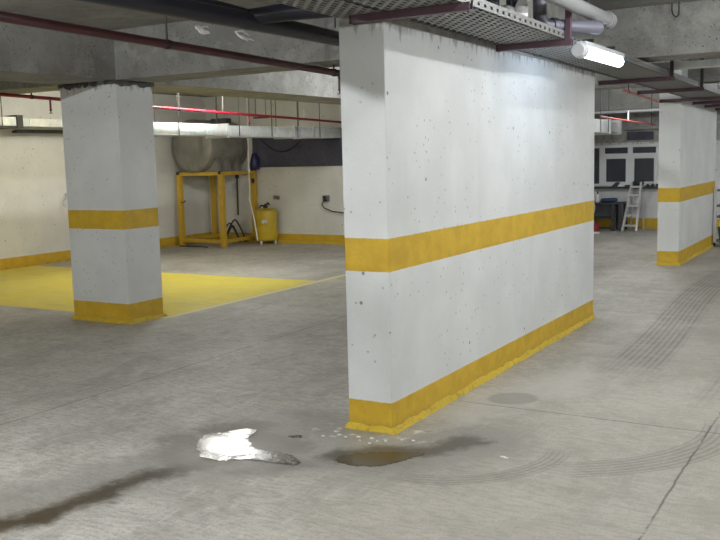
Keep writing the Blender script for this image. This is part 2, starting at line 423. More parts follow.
# beams cast with the slab
PL = dict(x0=-6.873, x1=-6.138, y0=6.157, y1=6.621)
PM = dict(x0=-2.573, x1=-2.299, y0=4.222, y1=8.093)
PR = dict(x0=-2.634, x1=-2.360, y0=12.22, y1=14.942)
struct('trim_2', MB().box(PL['x0'], PL['x1'], NY, BY, BS, SL), M['beam'])                      # along the row
struct('trim_3', MB().box(PL['x1'], PM['x0'], PL['y0'], PL['y1'], BS, SL), M['beam'])            # pillar to pier
struct('trim_4', MB().box(LX, PL['x0'], PL['y0'], PL['y1'], BS, SL), M['beam'])                  # pillar to left wall
b = MB().box(PM['x1'], RX, 8.0, 8.42, BS + .09, SL); b.box(PM['x1'], RX, 7.975, 8.445, BS + .02, BS + .09)
struct('trim_5', b, M['beam'])                                                                  # across the aisle
struct('trim_6', MB().box(-5.9, RX, 12.6, 12.95, 2.36, SL), M['beam'])
struct('trim_7', MB().box(-5.9, RX, 16.9, 17.25, 2.25, SL), M['beam'])

# ------------------------------------------------------------------ pillars
def fillet(P, parent, w=.028, h=.035, left=True):
    x0, x1, y0, y1 = P['x0'], P['x1'], P['y0'], P['y1']
    m = MB(); rnd = random.Random(3)
    def edge(a, c, nx, ny):
        n = max(2, int((V(c) - V(a)).length / .06)); rows = []
        for i in range(n + 1):
            f = i / n; x = a[0] + (c[0] - a[0]) * f; y = a[1] + (c[1] - a[1]) * f
            ww = w * rnd.uniform(.55, 1.1); hh = h * rnd.uniform(.7, 1.25)
            ex = 0
            ox, oy = nx * ww, ny * ww
            if i == 0: ox += (a[0] - c[0]) / max(1e-6, (V(c) - V(a)).length) * w * .9; oy += (a[1] - c[1]) / max(1e-6, (V(c) - V(a)).length) * w * .9
            if i == n: ox -= (a[0] - c[0]) / max(1e-6, (V(c) - V(a)).length) * w * .9; oy -= (a[1] - c[1]) / max(1e-6, (V(c) - V(a)).length) * w * .9
            rows.append([m.b.verts.new((x - nx * .002, y - ny * .002, hh)), m.b.verts.new((x + ox * .5, y + oy * .5, hh * .62)), m.b.verts.new((x + ox, y + oy, .001)), m.b.verts.new((x - nx * .002, y - ny * .002, .001))])
        for i in range(n):
            for k in range(4):
                j = (k + 1) % 4; m.b.faces.new((rows[i][k], rows[i + 1][k], rows[i + 1][j], rows[i][j]))
        m.b.faces.new(rows[0]); m.b.faces.new(rows[-1][::-1])
    edge((x0, y0), (x1, y0), 0, -1); edge((x1, y0), (x1, y1), 1, 0)
    edge((x1, y1), (x0, y1), 0, 1); edge((x0, y1), (x0, y0), -1, 0)
    return m.build('mortar_fillet', M['fillet'], parent)

def pillar(P, mat, name, label, cat, top):
    t = thing(name, label, cat, ((P['x0'] + P['x1']) / 2, (P['y0'] + P['y1']) / 2, 0))
    MB().box(P['x0'], P['x1'], P['y0'], P['y1'], 0, top).build('shaft', mat, t, bevel=.006)
    fillet(P, t)
    return t
pillar(PM, M['pier'], 'concrete_pier', 'long white concrete pier with yellow stripe and base, biggest thing in the middle', 'pillar', SL - .026)
lp = pillar(PL, M['lpil'], 'concrete_pillar', 'square white pillar with yellow bands standing at the yellow floor bay', 'pillar', BS)
# crumbly cement collar under the beam
m = MB(); rnd = random.Random(5)
for i in range(46):
    f = i / 46; side = rnd.choice((0, 1))
    if side == 0: x = rnd.uniform(PL['x0'], PL['x1']); y = PL['y0'] - .004
    else: x = PL['x1'] + .004; y = rnd.uniform(PL['y0'], PL['y1'])
    m.blob((x, y, BS - rnd.uniform(.005, .03)), (rnd.uniform(.03, .06) if side == 0 else .010, .010 if side == 0 else rnd.uniform(.03, .06), rnd.uniform(.012, .03)), .3, i, 2)
m.build('cement_collar', concrete('rough_dark_cement', (.10, .10, .095)), lp)
rp = pillar(PR, M['rpil'], 'concrete_pillar', 'far white pillar with yellow bands at the right edge of the view', 'pillar', SL - .026)

# ------------------------------------------------------------------ cable trays on the pier side
def tz(y): return 2.195 - .0115 * (y - 4.2)
def tray(name, x0, x1, y0, y1, label, lips=(1, 1)):
    t = thing(name, label, 'cable tray', ((x0 + x1) / 2, y0, tz(y0)), None)
    za, zb = tz(y0) + .04, tz(y1) + .04
    MB().hexa([(x0, y0, za), (x1, y0, za), (x1, y1, zb), (x0, y1, zb)], [(x0, y0, za + .003), (x1, y0, za + .003), (x1, y1, zb + .003), (x0, y1, zb + .003)]).build('pan', M['tray'], t)
    for k, xx in enumerate((x0, x1 - .004)):
        # punched side lip: two rails and short posts between the holes
        m = MB()
        m.hexa([(xx, y0, za), (xx + .004, y0, za), (xx + .004, y1, zb), (xx, y1, zb)], [(xx, y0, za + .016), (xx + .004, y0, za + .016), (xx + .004, y1, zb + .016), (xx, y1, zb + .016)])
        m.hexa([(xx, y0, za + .034), (xx + .004, y0, za + .034), (xx + .004, y1, zb + .034), (xx, y1, zb + .034)], [(xx, y0, za + .052), (xx + .004, y0, za + .052), (xx + .004, y1, zb + .052), (xx, y1, zb + .052)])
        n = int((y1 - y0) / .085)
        for i in range(n):
            ya = y0 + i * .085; z = za + (zb - za) * i / n
            m.box(xx + .0005, xx + .0035, ya, ya + .055, z + .014, z + .036)
        m.build('side_rail', M['lip'], t)
    return t
tray('cable_tray', -2.262, -1.84, 1.6, 16.6, 'perforated steel cable tray on the aisle side, nearest the lit lamp')
tray('cable_tray', -2.297, -2.272, 4.24, 12.2, 'narrow perforated steel tray tight against the pier side')
tray('cable_tray', -2.56, -2.275, 1.6, 4.20, 'short perforated tray running over the front end of the pier')
def power_cable(x, y0, y1, r, seed, label, group):
    rnd = random.Random(seed); n = int((y1 - y0) / .45); pts = []
    for i in range(n + 1):
        y = y0 + (y1 - y0) * i / n
        pts.append((x + rnd.uniform(-.002, .002), y, tz(y) + .046 + r))
    return tag(MB().tube(pts, r, 8).build('power_cable', M['black'], smooth=60), label, 'cable', group)
for k in range(9): power_cable(-2.225 + k * .044, 1.65, 16.5, .018, k, 'black power cable lying along the wide steel tray over the aisle', 'power cables in the wide tray')
for k in range(6): power_cable(-2.53 + k * .044, 1.65, 4.18, .018, 20 + k, 'black power cable in the short tray over the pier front', 'power cables in the short tray')
# cantilever brackets
def bracket(x0, x1, y, label):
    z = tz(y)
    t = thing('tray_bracket', label, 'bracket', (x0, y, z), 'steel brackets under the cable trays')
    w, h = .042, .040
    m = MB().box(x0, x1, y - w / 2, y + w / 2, z, z + .004).box(x0, x1, y - w / 2, y - w / 2 + .004, z + .004, z + h).box(x0, x1, y + w / 2 - .004, y + w / 2, z + .004, z + h)
    m.build('channel', M['bracket'], t)
    MB().box(x0, x0 + .006, y - w / 2 - .01, y + w / 2 + .01, z - .004, z + h).build('end_plate', M['bracket'], t)
    return t
ys = [4.19, 5.80, 8.95, 10.5, 12.19, 13.0, 13.9, 14.8]
labs = ['maroon bracket crossing above the near corner of the pier', 'maroon bracket on the pier side just left of the lit lamp', 'maroon tray bracket behind the lit lamp, nearest of the row beyond the beam',
        'maroon tray bracket second beyond the beam, in front of the far pillar', 'maroon tray bracket touching the front of the far pillar', 'maroon tray bracket first along the side of the far pillar', 'maroon tray bracket second along the side of the far pillar', 'maroon tray bracket furthest along the side of the far pillar']
for y, lb in zip(ys, labs):
    bx0 = -2.47 if y < 4.2 else (-2.299 if y < 8 else (-2.50 if y < 12 else (-2.62 if y < 12.2 else -2.36)))
    br = bracket(bx0, -1.795, y, lb)
    if abs(y - 8.95) < .01 or abs(y - 10.5) < .01:
        MB().bar((-1.818, y, tz(y) + .004), (-1.818, y, SL), .03, .03).build('hanger_post', M['dark'], br)
    if abs(y - 5.8) < .01:
        plabel(MB().bar((-1.818, y - .005, tz(y) + .004), (-1.818, y - .005, SL), .034, .034).build('hanger_post', M['bracket'], br), 'red vertical hanger post')

# ------------------------------------------------------------------ lamps
def lamp(x, y0, y1, z, label, rod=None, mat='lamp'):
    t = thing('tube_lamp', label, 'lamp', (x, (y0 + y1) / 2, z))
    r = .038
    MB().lathe((x, y0, z), (0, 1, 0), [(0, r * .8), (.01, r), (y1 - y0 - .01, r), (y1 - y0, r * .8)], 20).build('diffuser', M[mat], t, smooth=40)
    MB().lathe((x, y0 - .09, z), (0, 1, 0), [(0, .040), (.01, .046), (.03, .046), (.034, .050), (.075, .050), (.08, .048), (.088, .046)], 24).build('end_cap', M['housing'], t, smooth=40)
    MB().box(x - .035, x + .035, y0 - .02, y1 + .02, z + r * .86, z + r * .86 + .03).build('housing', M['housing'], t, bevel=.006)
    for yy in (y0 + .2, y1 - .2):
        if rod: MB().box(rod, x + .02, yy - .012, yy + .012, z + .075, z + .095).build('mounting_arm', M['dark'], t)
        else: MB().tube([(x, yy, z + .07), (x, yy, SL)], .004, 6).build('hanger_rod', M['dark'], t)
    return t
lamp(-1.785, 5.98, 6.92, 2.155, 'lit white tube lamp hanging beside the pier under the beam', rod=-1.842)
lamp(-7.55, 8.75, 9.95, 2.50, 'lit tube lamp behind the long beam, mirrored in the white puddle', mat='lamp_bay')

# ------------------------------------------------------------------ pipes over the aisle
t = thing('drain_pipe', 'thick pale grey plastic pipe running above the lit lamp', 'pipe', (-1.75, 4.5, 2.41))
MB().tube([(-1.75, 4.3, 2.415), (-1.75, 6.45, 2.405)], .046, 20).build('pipe', M['pvc'], t, smooth=40)
MB().lathe((-1.75, 6.42, 2.405), (0, 1, 0), [(0, .05), (.005, .056), (.04, .056), (.045, .049), (.06, .049), (.065, .055), (.09, .055)], 24).build('socket_collar', M['pvc'], t, smooth=30)
MB().tube([(-1.75, 6.0, 2.45), (-1.75, 6.0, SL)], .005, 6).build('hanger_rod', M['dark'], t)
t = thing('elbow_pipe', 'dark grey elbow pipe dropping from the slab behind the pale pipe', 'pipe', (-1.96, 5.66, SL))
ud = V((.512, .859, 0)); e0 = V((-1.96, 5.66, 2.37))
arc = [e0 + ud * (.07 - .07 * math.cos(a)) - V((0, 0, .07 * math.sin(a))) for a in [k * math.pi / 16 for k in range(9)]]
MB().tube([(-1.96, 5.66, SL)] + arc + [e0 + ud * .50 - V((0, 0, .062))], .043, 16).build('pipe', M['dgrey'], t, smooth=40)
MB().lathe((-1.96, 5.66, 2.53), (0, 0, -1), [(0, .05), (.01, .056), (.05, .056), (.06, .046)], 18).build('collar', M['dgrey'], t, smooth=40)
MB().lathe(tuple(e0 + ud * .09 - V((0, 0, .07))), tuple(ud), [(0, .05), (.008, .053), (.04, .053), (.05, .045)], 18).build('collar', M['dgrey'], t, smooth=40)
for y, lb in ((4.98, 'black vertical pipe stub above the tray, left of the white rag'), (5.28, 'black vertical pipe stub with the white rag tied at its foot')):
    x = -2.0
    st_ = tag(MB().lathe((x, y, SL), (0, 0, -1), [(0, .038), (.06, .038), (.065, .046), (.1, .046), (.105, .036), (SL - 2.29, .036)], 16).build('pipe_stub', M['black'], smooth=40), lb, 'pipe')
m = MB().blob((-1.99, 5.22, 2.31), (.075, .06, .05), .35, 4); m.blob((-1.93, 5.26, 2.335), (.04, .04, .075), .35, 9); m.blob((-2.05, 5.17, 2.285), (.05, .04, .025), .3, 12)
tag(m.build('rag', M['cloth'], smooth=80), 'crumpled white rag hanging on the tray edge under a black pipe', 'rag')
# hook from the slab
t = thing('ceiling_hook', 'small wire hook hanging from the slab before the pale beam', 'hook', (-1.62, 7.9, SL))
MB().tube([(-1.62, 7.94, SL), (-1.62, 7.94, 2.64), (-1.61, 7.94, 2.60), (-1.585, 7.94, 2.58), (-1.565, 7.94, 2.60), (-1.565, 7.94, SL)], .006, 6).build('wire', M['dark'], t)
# pale strut along the beam rear
t = thing('air_duct', 'slim pale galvanised duct crossing the aisle behind the beam', 'duct', (-2.2, 9.3, 2.26))
MB().box(-2.29, RX - .05, 9.2, 9.38, 2.27, 2.335).build('duct_body', M['galv'], t, bevel=.004)
for x in (-1.95, -1.72, -1.45, -.6, 1.2):
    MB().tube([(x, 9.29, 2.335), (x, 9.29, SL)], .005, 6).build('hanger_rod', M['dark'], t)

# ------------------------------------------------------------------ red sprinkler lines
def sprinkler(label, p0, p1, r, mat, clamps=(), heads=(), dark_first=0, rodtop=SL):
    p0, p1 = V(p0), V(p1)
    t = thing('sprinkler_pipe', label, 'pipe', tuple(p0))
    MB().tube([p0, p1], r, 12).build('pipe', mat, t, smooth=40)
    for f in clamps:
        p = p0.lerp(p1, f)
        MB().lathe((p.x, p.y - .015, p.z), (0, 1, 0), [(0, r + .004), (.03, r + .004)], 14).build('clamp', M['dark'], t, smooth=40)
        MB().tube([(p.x, p.y, p.z + r), (p.x, p.y, rodtop)], .007, 6).build('hanger_rod', M['dark'], t)
    for f, up in heads:
        p = p0.lerp(p1, f); s = 1 if up else -1
        h = MB().tube([(p.x, p.y, p.z + s * r * .5), (p.x, p.y, p.z + s * (r + .10))], .011, 8).build('drop', mat if not up else M['white'], t)
        MB().lathe((p.x, p.y, p.z + s * (r + .1)), (0, 0, s), [(0, .014), (.012, .014), (.016, .006), (.035, .006), (.037, .022), (.041, .022)], 12).build('sprinkler_head', M['dark'] if not up else M['white'], h)
    return t
sprinkler('dull maroon sprinkler pipe running in front of the near beams', (-4.0, 1.5, 2.305), (-4.0, 13.4, 2.055), .028, M['redold'], clamps=(.25, .418), heads=((.425, False),))
sprinkler('thin red sprinkler pipe under the ceiling behind the left pillar', (-7.9, 1.2, 2.345), (-7.9, 13.4, 2.08), .019, M['red'], clamps=(.45, .64), heads=((.47, False), (.875, True), (.76, False)))
sprinkler('thin bright red sprinkler pipe near the windows', (-3.6, 13.0, 1.99), (-3.6, 16.4, 1.935), .012, M['pink'], clamps=(.92,), heads=((.45, True),), rodtop=SL)
sprinkler('short bright red pipe end at the top of the far pillar', (-2.68, 10.6, 2.185), (-2.68, 12.7, 2.12), .014, M['pink'], clamps=(.1,), heads=((.98, False),), rodtop=SL)

# ------------------------------------------------------------------ black wrapped pipes near the top left
t = thing('wrapped_pipe', 'black plastic wrapped pipe with a branch at the top left', 'pipe', (-3.55, 2.0, 2.38))
MB().tube([(-3.56, 1.6, 2.375), (-3.55, 5.2, 2.375), (-3.55, 6.16, 2.365)], [.062, .058, .05], 16).build('main_run', M['black'], t, smooth=40)
MB().tube([(-3.72, 1.6, 2.44), (-3.68, 4.6, 2.44), (-3.60, 4.95, 2.41)], [.055, .055, .045], 16).build('second_run', M['black'], t, smooth=40)
MB().tube([(-3.55, 4.75, 2.40), (-3.38, 4.95, 2.44), (-2.75, 5.25, 2.47)], [.05, .058, .058], 16).build('branch', M['black'], t, smooth=40)
for y in (4.35, 5.7):
    MB().tube([(-3.5, y, 2.43), (-3.5, y, SL)], .005, 6).build('hanger_rod', M['dark'], t)
def shred(c, L, seed, label):
    rnd = random.Random(seed); m = MB()
    for k in range(3):
        p = [V(c)]
        for i in range(7): p.append(p[-1] + V((rnd.uniform(-.008, .008), rnd.uniform(.015, .03) * L, rnd.uniform(-.012, .006))))
        m.tube(p, [.003 + .006 * math.sin(math.pi * i / 7) for i in range(8)], 6)
    return tag(m.build('plastic_shred', M['cloth'], smooth=60), label, 'plastic', None)
shred((-3.60, 4.28, 2.295), .7, 2, 'torn white plastic strip under the black pipe, nearer to the pillar')
shred((-3.57, 4.62, 2.30), 1.0, 5, 'torn white plastic flap under the fork of the black pipe')

# ------------------------------------------------------------------ ducts on the left
t = thing('air_duct', 'long silver sheet duct passing in front of the grey tank', 'duct', (-8.4, 6.7, 1.84))
MB().box(-8.58, -8.2, 7.75, 10.35, 1.86, 2.02).build('duct_section', M['galv'], t, bevel=.003)
MB().box(-8.58, -8.2, 10.36, 13.44, 1.845, 2.005).build('duct_section', M['galv'], t, bevel=.003)
for y in (10.33, 12.02, 12.16, 12.56):
    MB().box(-8.595, -8.185, y, y + .035, 1.83, 2.03).build('flange', M['alu'], t)
for y in (8.3, 9.3, 10.6, 11.4, 12.1, 12.75):
    for x in (-8.6, -8.18):
        MB().tube([(x, y, 1.85), (x, y, SL)], .006, 6).build('hanger_rod', M['dark'], t)
t = thing('air_duct', 'silver foil duct along the left wall left of the pillar', 'duct', (-10.9, 5.2, 2.07))
MB().box(-11.0, -10.62, 5.2, 8.72, 2.065, 2.19).build('duct_section', M['galv'], t, bevel=.003)
MB().box(-11.0, -10.62, 8.80, 12.0, 2.06, 2.175).build('duct_section', M['galv'], t, bevel=.003)
plabel(MB().box(-11.02, -10.60, 8.70, 8.80, 2.035, 2.215).build('flange', M['dark'], t), 'black flange frame')
MB().box(-11.02, -10.61, 5.2, 8.70, 2.04, 2.062).build('support_rail', M['dark'], t)
for y in (8.0, 8.45):
    MB().tube([(-10.6, y, 2.06), (-10.6, y, SL)], .007, 6).build('hanger_rod', M['dark'], t)
t = thing('cable_ladder', 'short dark comb-like cable ladder on the left wall under the duct', 'cable tray', (-11.0, 9.0, 2.0))
for x in (-11.03, -10.93): MB().bar((x, 8.95, 2.0), (x, 11.4, 2.0), .008, .035).build('rail', M['dark'], t)
rung = None
for i in range(40):
    y = 8.98 + i * .06
    if rung is None: rung = MB().box(-11.03, -10.925, y, y + .022, 1.985, 2.03).build('rung', M['dark'], t); y00 = rung.location.copy()
    else:
        o = rung.copy(); col.objects.link(o); o.parent = t; o.location = y00 + V((0, i * .06, 0))
for y in (9.2, 10.6): MB().bar((-11.2, y, 2.0), (-10.93, y, 2.0), .02, .02).build('arm', M['dark'], t)
# unlit fittings and drops from the slab
t = thing('battery_lamp', 'black unlit fitting hanging above the silver duct near the tank', 'lamp', (-9.6, 12.0, 2.18))
MB().box(-9.78, -9.46, 11.9, 12.05, 2.12, 2.2).build('body', M['dark'], t, bevel=.01)
MB().tube([(-9.7, 11.97, 2.2), (-9.7, 11.97, SL)], .012, 6).build('stem', M['dark'], t)
t = thing('battery_lamp', 'small dark flat fitting on two rods right of the tank', 'lamp', (-8.9, 11.0, 2.08))
MB().box(-8.98, -8.72, 12.0, 12.08, 2.17, 2.195).build('body', M['dark'], t, bevel=.004)
for x in (-8.95, -8.75): MB().tube([(x, 12.04, 2.19), (x, 12.04, SL)], .006, 6).build('stem', M['dark'], t)
m = MB().tube([(-8.55, 10.7, SL), (-8.55, 10.7, 2.35), (-8.6, 10.75, 2.22)], .008, 6)
tag(m.build('cable_end', M['white'], smooth=60), 'loose white cable end hanging over the red pipe', 'cable')
pts = [(-11.05 + .045 * i, 9.4, 0) for i in range(3)]
# drooping black cable between the duct and the slate strip
pts = [(-9.95 + 1.0 * f, 13.455, 1.90 - .28 * math.sin(math.pi * f) * (1 - .15 * f)) for f in [i / 14 for i in range(15)]]
tag(MB().tube(pts, .009, 6).build('cable', M['dark'], smooth=60), 'black cable drooping across the dark upper back wall', 'cable')

# ------------------------------------------------------------------ tank on its yellow stand
SX0, SX1, SY0, SY1, SZ = -11.04, -10.09, 12.5, 13.43, 1.32
t = thing('tank_stand', 'yellow steel stand with four legs carrying the grey tank', 'stand', ((SX0 + SX1) / 2, (SY0 + SY1) / 2, 0))
lw = .085
for x in (SX0, SX1):
    for y in (SY0, SY1):
        MB().box(x - lw / 2, x + lw / 2, y - lw / 2, y + lw / 2, 0, SZ).build('leg', M['yelsteel'], t, bevel=.004)
        plabel(MB().box(x - .03, x + .03, y - .05, y + .03, SZ - .045, SZ + .012).build('corner_cap', M['dark'], t), 'black corner cap')
for z, k in ((SZ - .035, 'top_rail'), (.10, 'bottom_rail')):
    for y in (SY0, SY1): MB().box(SX0 + lw / 2, SX1 - lw / 2, y - .03, y + .03, z - .03, z + .03).build(k, M['yelsteel'], t, bevel=.003)
    for x in (SX0, SX1): MB().box(x - .03, x + .03, SY0 + lw / 2, SY1 - lw / 2, z - .03, z + .03).build(k, M['yelsteel'], t, bevel=.003)
plabel(MB().tube([(SX0 + .04, SY0 - .05, .78), (SX0 + .13, SY0 - .05, .79), (SX0 + .15, SY0 - .05, .82)], .01, 6).build('hook', M['dark'], t), 'small black hook on the leg')
plabel(MB().blob((SX1 + .03, SY1 - .06, 1.13), (.035, .035, .05), .05, 2, 2).build('knob', M['dark'], t), 'black knob')
R = .465; cx = -10.66; cz = SZ + R - .01
t = thing('water_tank', 'horizontal grey cylindrical tank lying on the yellow stand', 'tank', (cx, 13.0, SZ))
prof = [(.05, .02), (.055, .2), (.065, .33), (.085, .41), (.11, .45), (.13, R), (1.12, R), (1.14, .43), (1.16, .34), (1.17, .02)]
MB().lathe((cx, 12.31, cz), (0, 1, 0), prof, 40).build('shell', M['tank'], t, smooth=50)
for d in (.19, .45, .7, .95): MB().lathe((cx, 12.31 + d, cz), (0, 1, 0), [(0, R - .002), (.003, R + .003), (.010, R + .003), (.013, R - .002)], 40).build('hoop', M['tank'], t, smooth=40)
for y in (12.62, 12.9, 13.2):
    for sx in (-1, 1): MB().hexa([(cx + sx * .12, y - .05, SZ - .004), (cx + sx * .44, y - .05, SZ - .004), (cx + sx * .44, y + .05, SZ - .004), (cx + sx * .12, y + .05, SZ - .004)], [(cx + sx * .12, y - .05, SZ + .012), (cx + sx * .43, y - .05, SZ + .26), (cx + sx * .43, y + .05, SZ + .26), (cx + sx * .12, y + .05, SZ + .012)]).build('saddle', M['tank'], t)
bagm = MB().lathe((SX1 + .07, SY1 - .04, SZ + .012), (0, 0, 1), [(0, .05), (.02, .085), (.10, .088), (.2, .07), (.27, .055), (.30, .02)], 14)
rnd = random.Random(4)
for v in bagm.b.verts: v.co += V((rnd.uniform(-.008, .008), rnd.uniform(-.008, .008), rnd.uniform(-.008, .008)))
tag(bagm.build('plastic_bag', M['navy'], smooth=80), 'dark blue plastic bag on the stand corner beside the tank', 'bag')
# yellow pressure vessel
vx, vy = -9.73, 13.27; vr = .205
t = thing('pressure_vessel', 'short yellow upright vessel by the back wall beside the stand', 'tank', (vx, vy, 0))
MB().lathe((vx, vy, 0.06), (0, 0, 1), [(0, .15), (.01, vr * .9), (.04, vr), (.265, vr), (.268, vr + .006), (.285, vr + .006), (.288, vr), (.5, vr), (.545, vr * .93), (.575, vr * .7), (.58, .02)], 32).build('body', M['yelvessel'], t, smooth=35)
for a in (0.5, 2.6, 4.7):
    MB().tube([(vx + .16 * math.cos(a), vy + .16 * math.sin(a), 0), (vx + .16 * math.cos(a), vy + .16 * math.sin(a), .08)], .022, 8).build('foot', M['white'], t)
m = MB().lathe((vx, vy, .63), (0, 0, 1), [(0, .03), (.02, .03), (.03, .05), (.05, .05), (.055, .02), (.09, .02)], 14).tube([(vx - .13, vy, .645), (vx - .1, vy, .69), (vx - .02, vy, .68)], .014, 8).tube([(vx + .03, vy - .02, .69), (vx + .08, vy - .03, .74), (vx + .11, vy - .03, .70)], .016, 8)
m.build('valve', M['dark'], t, smooth=40)
plabel(MB().lathe((vx, vy, .37), (0, 0, 1), [(0, vr + .002), (.1, vr + .002)], 32).build('band', M['yelvessel'], t, smooth=30), 'yellow band round the middle')
plabel(MB().box(vx + .06, vx + .15, vy - .205, vy - .17, .38, .44).build('tag', M['white'], t), 'white tag')
# black hoses at the stand
for k, (x0, x1, h, y) in enumerate(((-10.75, -10.3, .34, 13.22), (-10.7, -10.22, .40, 13.3), (-10.6, -10.25, .30, 13.18))):
    pts = [(x0 + (x1 - x0) * f, y + .04 * math.sin(6 * f), .02 + h * math.sin(math.pi * f) ** .7) for f in [i / 16 for i in range(17)]]
    tag(MB().tube(pts, .015, 8).build('hose', M['dark'], smooth=60), ['black hose looping on the floor under the stand', 'black hose looping on the floor under the stand', 'black hose looping on the floor under the stand'][k], 'hose', 'black hoses under the stand')
pts = [(-11.0, 12.38, .012), (-10.7, 12.32, .012), (-10.5, 12.36, .012), (-10.3, 12.30, .012)]
tag(MB().tube(pts, .012, 8).build('cable', M['dark'], smooth=60), 'black cable lying on the floor in front of the stand', 'cable')
# hanging white flexible pipe and dark conduit
pts = [(-9.54, 12.6, SL), (-9.55, 12.6, 1.9), (-9.56, 12.6, 1.4), (-9.56, 12.6, .95), (-9.58, 12.6, .84), (-9.54, 12.6, .72), (-9.48, 12.6, .46), (-9.43, 12.6, .12)]
tag(MB().tube(pts, .010, 8).build('hanging_cord', M['white'], smooth=60), 'long white cord hanging from the ceiling in front of the tank', 'cord')
t = thing('conduit', 'thin dark vertical conduit on the back wall under the tank', 'conduit', (-10.5, 13.47, .55))
MB().tube([(-10.51, 13.47, .5), (-10.5, 13.47, 1.3)], .014, 8).build('pipe', M['dark'], t)
MB().box(-10.53, -10.48, 13.45, 13.5, 1.18, 1.24).build('clip', M['dark'], t)
# wall fittings
t = thing('wall_socket', 'small grey socket box on the back wall with a trailing black cable', 'socket', (-8.56, 13.5, .83))
MB().box(-8.62, -8.50, 13.45, 13.5, .75, .86).build('box', M['greyboard'], t, bevel=.006)
MB().box(-8.60, -8.545, 13.43, 13.45, .80, .85).build('plug', M['dark'], t, bevel=.004)
MB().box(-8.585, -8.53, 13.42, 13.45, .755, .795).build('plug', M['dark'], t, bevel=.004)
MB().tube([(-8.57, 13.42, .76), (-8.62, 13.42, .70), (-8.57, 13.42, .64), (-8.40, 13.42, .58), (-8.1, 13.42, .555), (-7.6, 13.42, .56)], .011, 8).build('cord', M['dark'], t, smooth=60)
t = thing('stencil_mark', 'tiny dark double mark on the back wall right of the yellow vessel', 'socket', (-9.63, 13.5, .82))
MB().box(-9.69, -9.635, 13.475, 13.5, .79, .86).build('mark_block', M['greyboard'], t, bevel=.006)  # raised blocks standing in for an unreadable stencilled mark
MB().box(-9.625, -9.57, 13.475, 13.5, .785, .85).build('mark_block', M['greyboard'], t, bevel=.006)
t = thing('wall_bracket', 'small metal hook bracket on the left wall beside the pillar', 'bracket', (-11.2, 9.95, .92))
MB().bar((-11.2, 10.02, 1.06), (-11.1, 9.98, 1.04), .03, .02).build('arm', M['alu'], t)
MB().bar((-11.1, 9.99, 1.05), (-11.1, 9.86, .90), .025, .02).build('lever', M['alu'], t)
MB().bar((-11.1, 9.86, .90), (-11.1, 9.92, .86), .025, .02).build('tip', M['alu'], t)

# ------------------------------------------------------------------ window bay at the far end
w = bpy.data.objects.new('window_1', None); col.objects.link(w); w.location = (-4.6, WY, wz0); w['kind'] = 'structure'
yf0, yf1 = WY - .03, WY + .05
fm = MB()
fm.box(wx0, wx1, yf0, yf1, wz0, .87).box(wx0, wx1, yf0, yf1, 1.565, wz1)
for a, c in ((wx0, wx0 + .06), (-4.98, -4.875), (-4.43, -4.335), (-3.90, wx1)): fm.box(a, c, yf0, yf1, .87, 1.565)
fm.box(-4.875, -4.43, yf0, yf1, 1.38, 1.452).box(-4.335, -3.90, yf0, yf1, 1.38, 1.452)
fm.build('window_frame', M['frame'], w, bevel=.005)
for a, c in ((-4.875, -4.43), (-4.335, -3.90)):
    s = MB(); s.box(a, c, yf0 - .012, yf0 + .03, .87, .905).box(a, c, yf0 - .012, yf0 + .03, 1.35, 1.38).box(a, a + .032, yf0 - .012, yf0 + .03, .905, 1.35).box(c - .032, c, yf0 - .012, yf0 + .03, .905, 1.35)
    sash = s.build('sash', M['frame'], w, bevel=.003)
    MB().box(a + .03, c - .03, yf0 + .008, yf0 + .02, .9, 1.355).build('pane', M['glass'], sash)
    MB().box(a, c, yf0 + .02, yf0 + .03, 1.452, 1.565).build('pane', M['glass'], w)
MB().box(wx0 + .06, -4.98, yf0 + .02, yf0 + .03, .87, 1.565).build('pane', M['glass'], w)
plabel(MB().box(wx0, -3.2, WY - .12, WY - .031, .775, .815).build('window_sill', M['bench'], w), 'dark narrow sill')
struct('trim_8', MB().box(-4.45, -3.95, WY - .02, WY, 1.70, 1.86), M['slate'])  # flat dark panel standing in for the darkness of a vent opening
struct('trim_9', MB().box(-5.9, -2.7, WY - .12, WY, 1.90, 1.96), M['pvc'])
t = thing('air_duct', 'boxy silver duct ending above the far windows', 'duct', (-4.6, 9.4, 1.82))
MB().box(-4.95, -4.3, 9.2, 16.05, 1.82, 2.04).build('duct_section', M['galv'], t, bevel=.003)
MB().box(-4.90, -4.34, 16.1, 16.8, 1.84, 2.02).build('duct_section', M['galv'], t, bevel=.003)
for y in (16.05, 16.78): MB().box(-4.97, -4.28, y, y + .05, 1.80, 2.06).build('flange', M['alu'], t)
for y in (11.5, 14.2, 15.4, 15.9):
    for x in (-4.98, -4.27): MB().tube([(x, y, 1.83), (x, y, SL)], .007, 6).build('hanger_rod', M['dark'], t)
tag(MB().tube([(-5.88, 15.8, 2.165), (RX - .02, 15.8, 2.165)], .028, 10).build('conduit', M['pvc'], smooth=40), 'pale horizontal conduit crossing under the far ceiling', 'conduit')

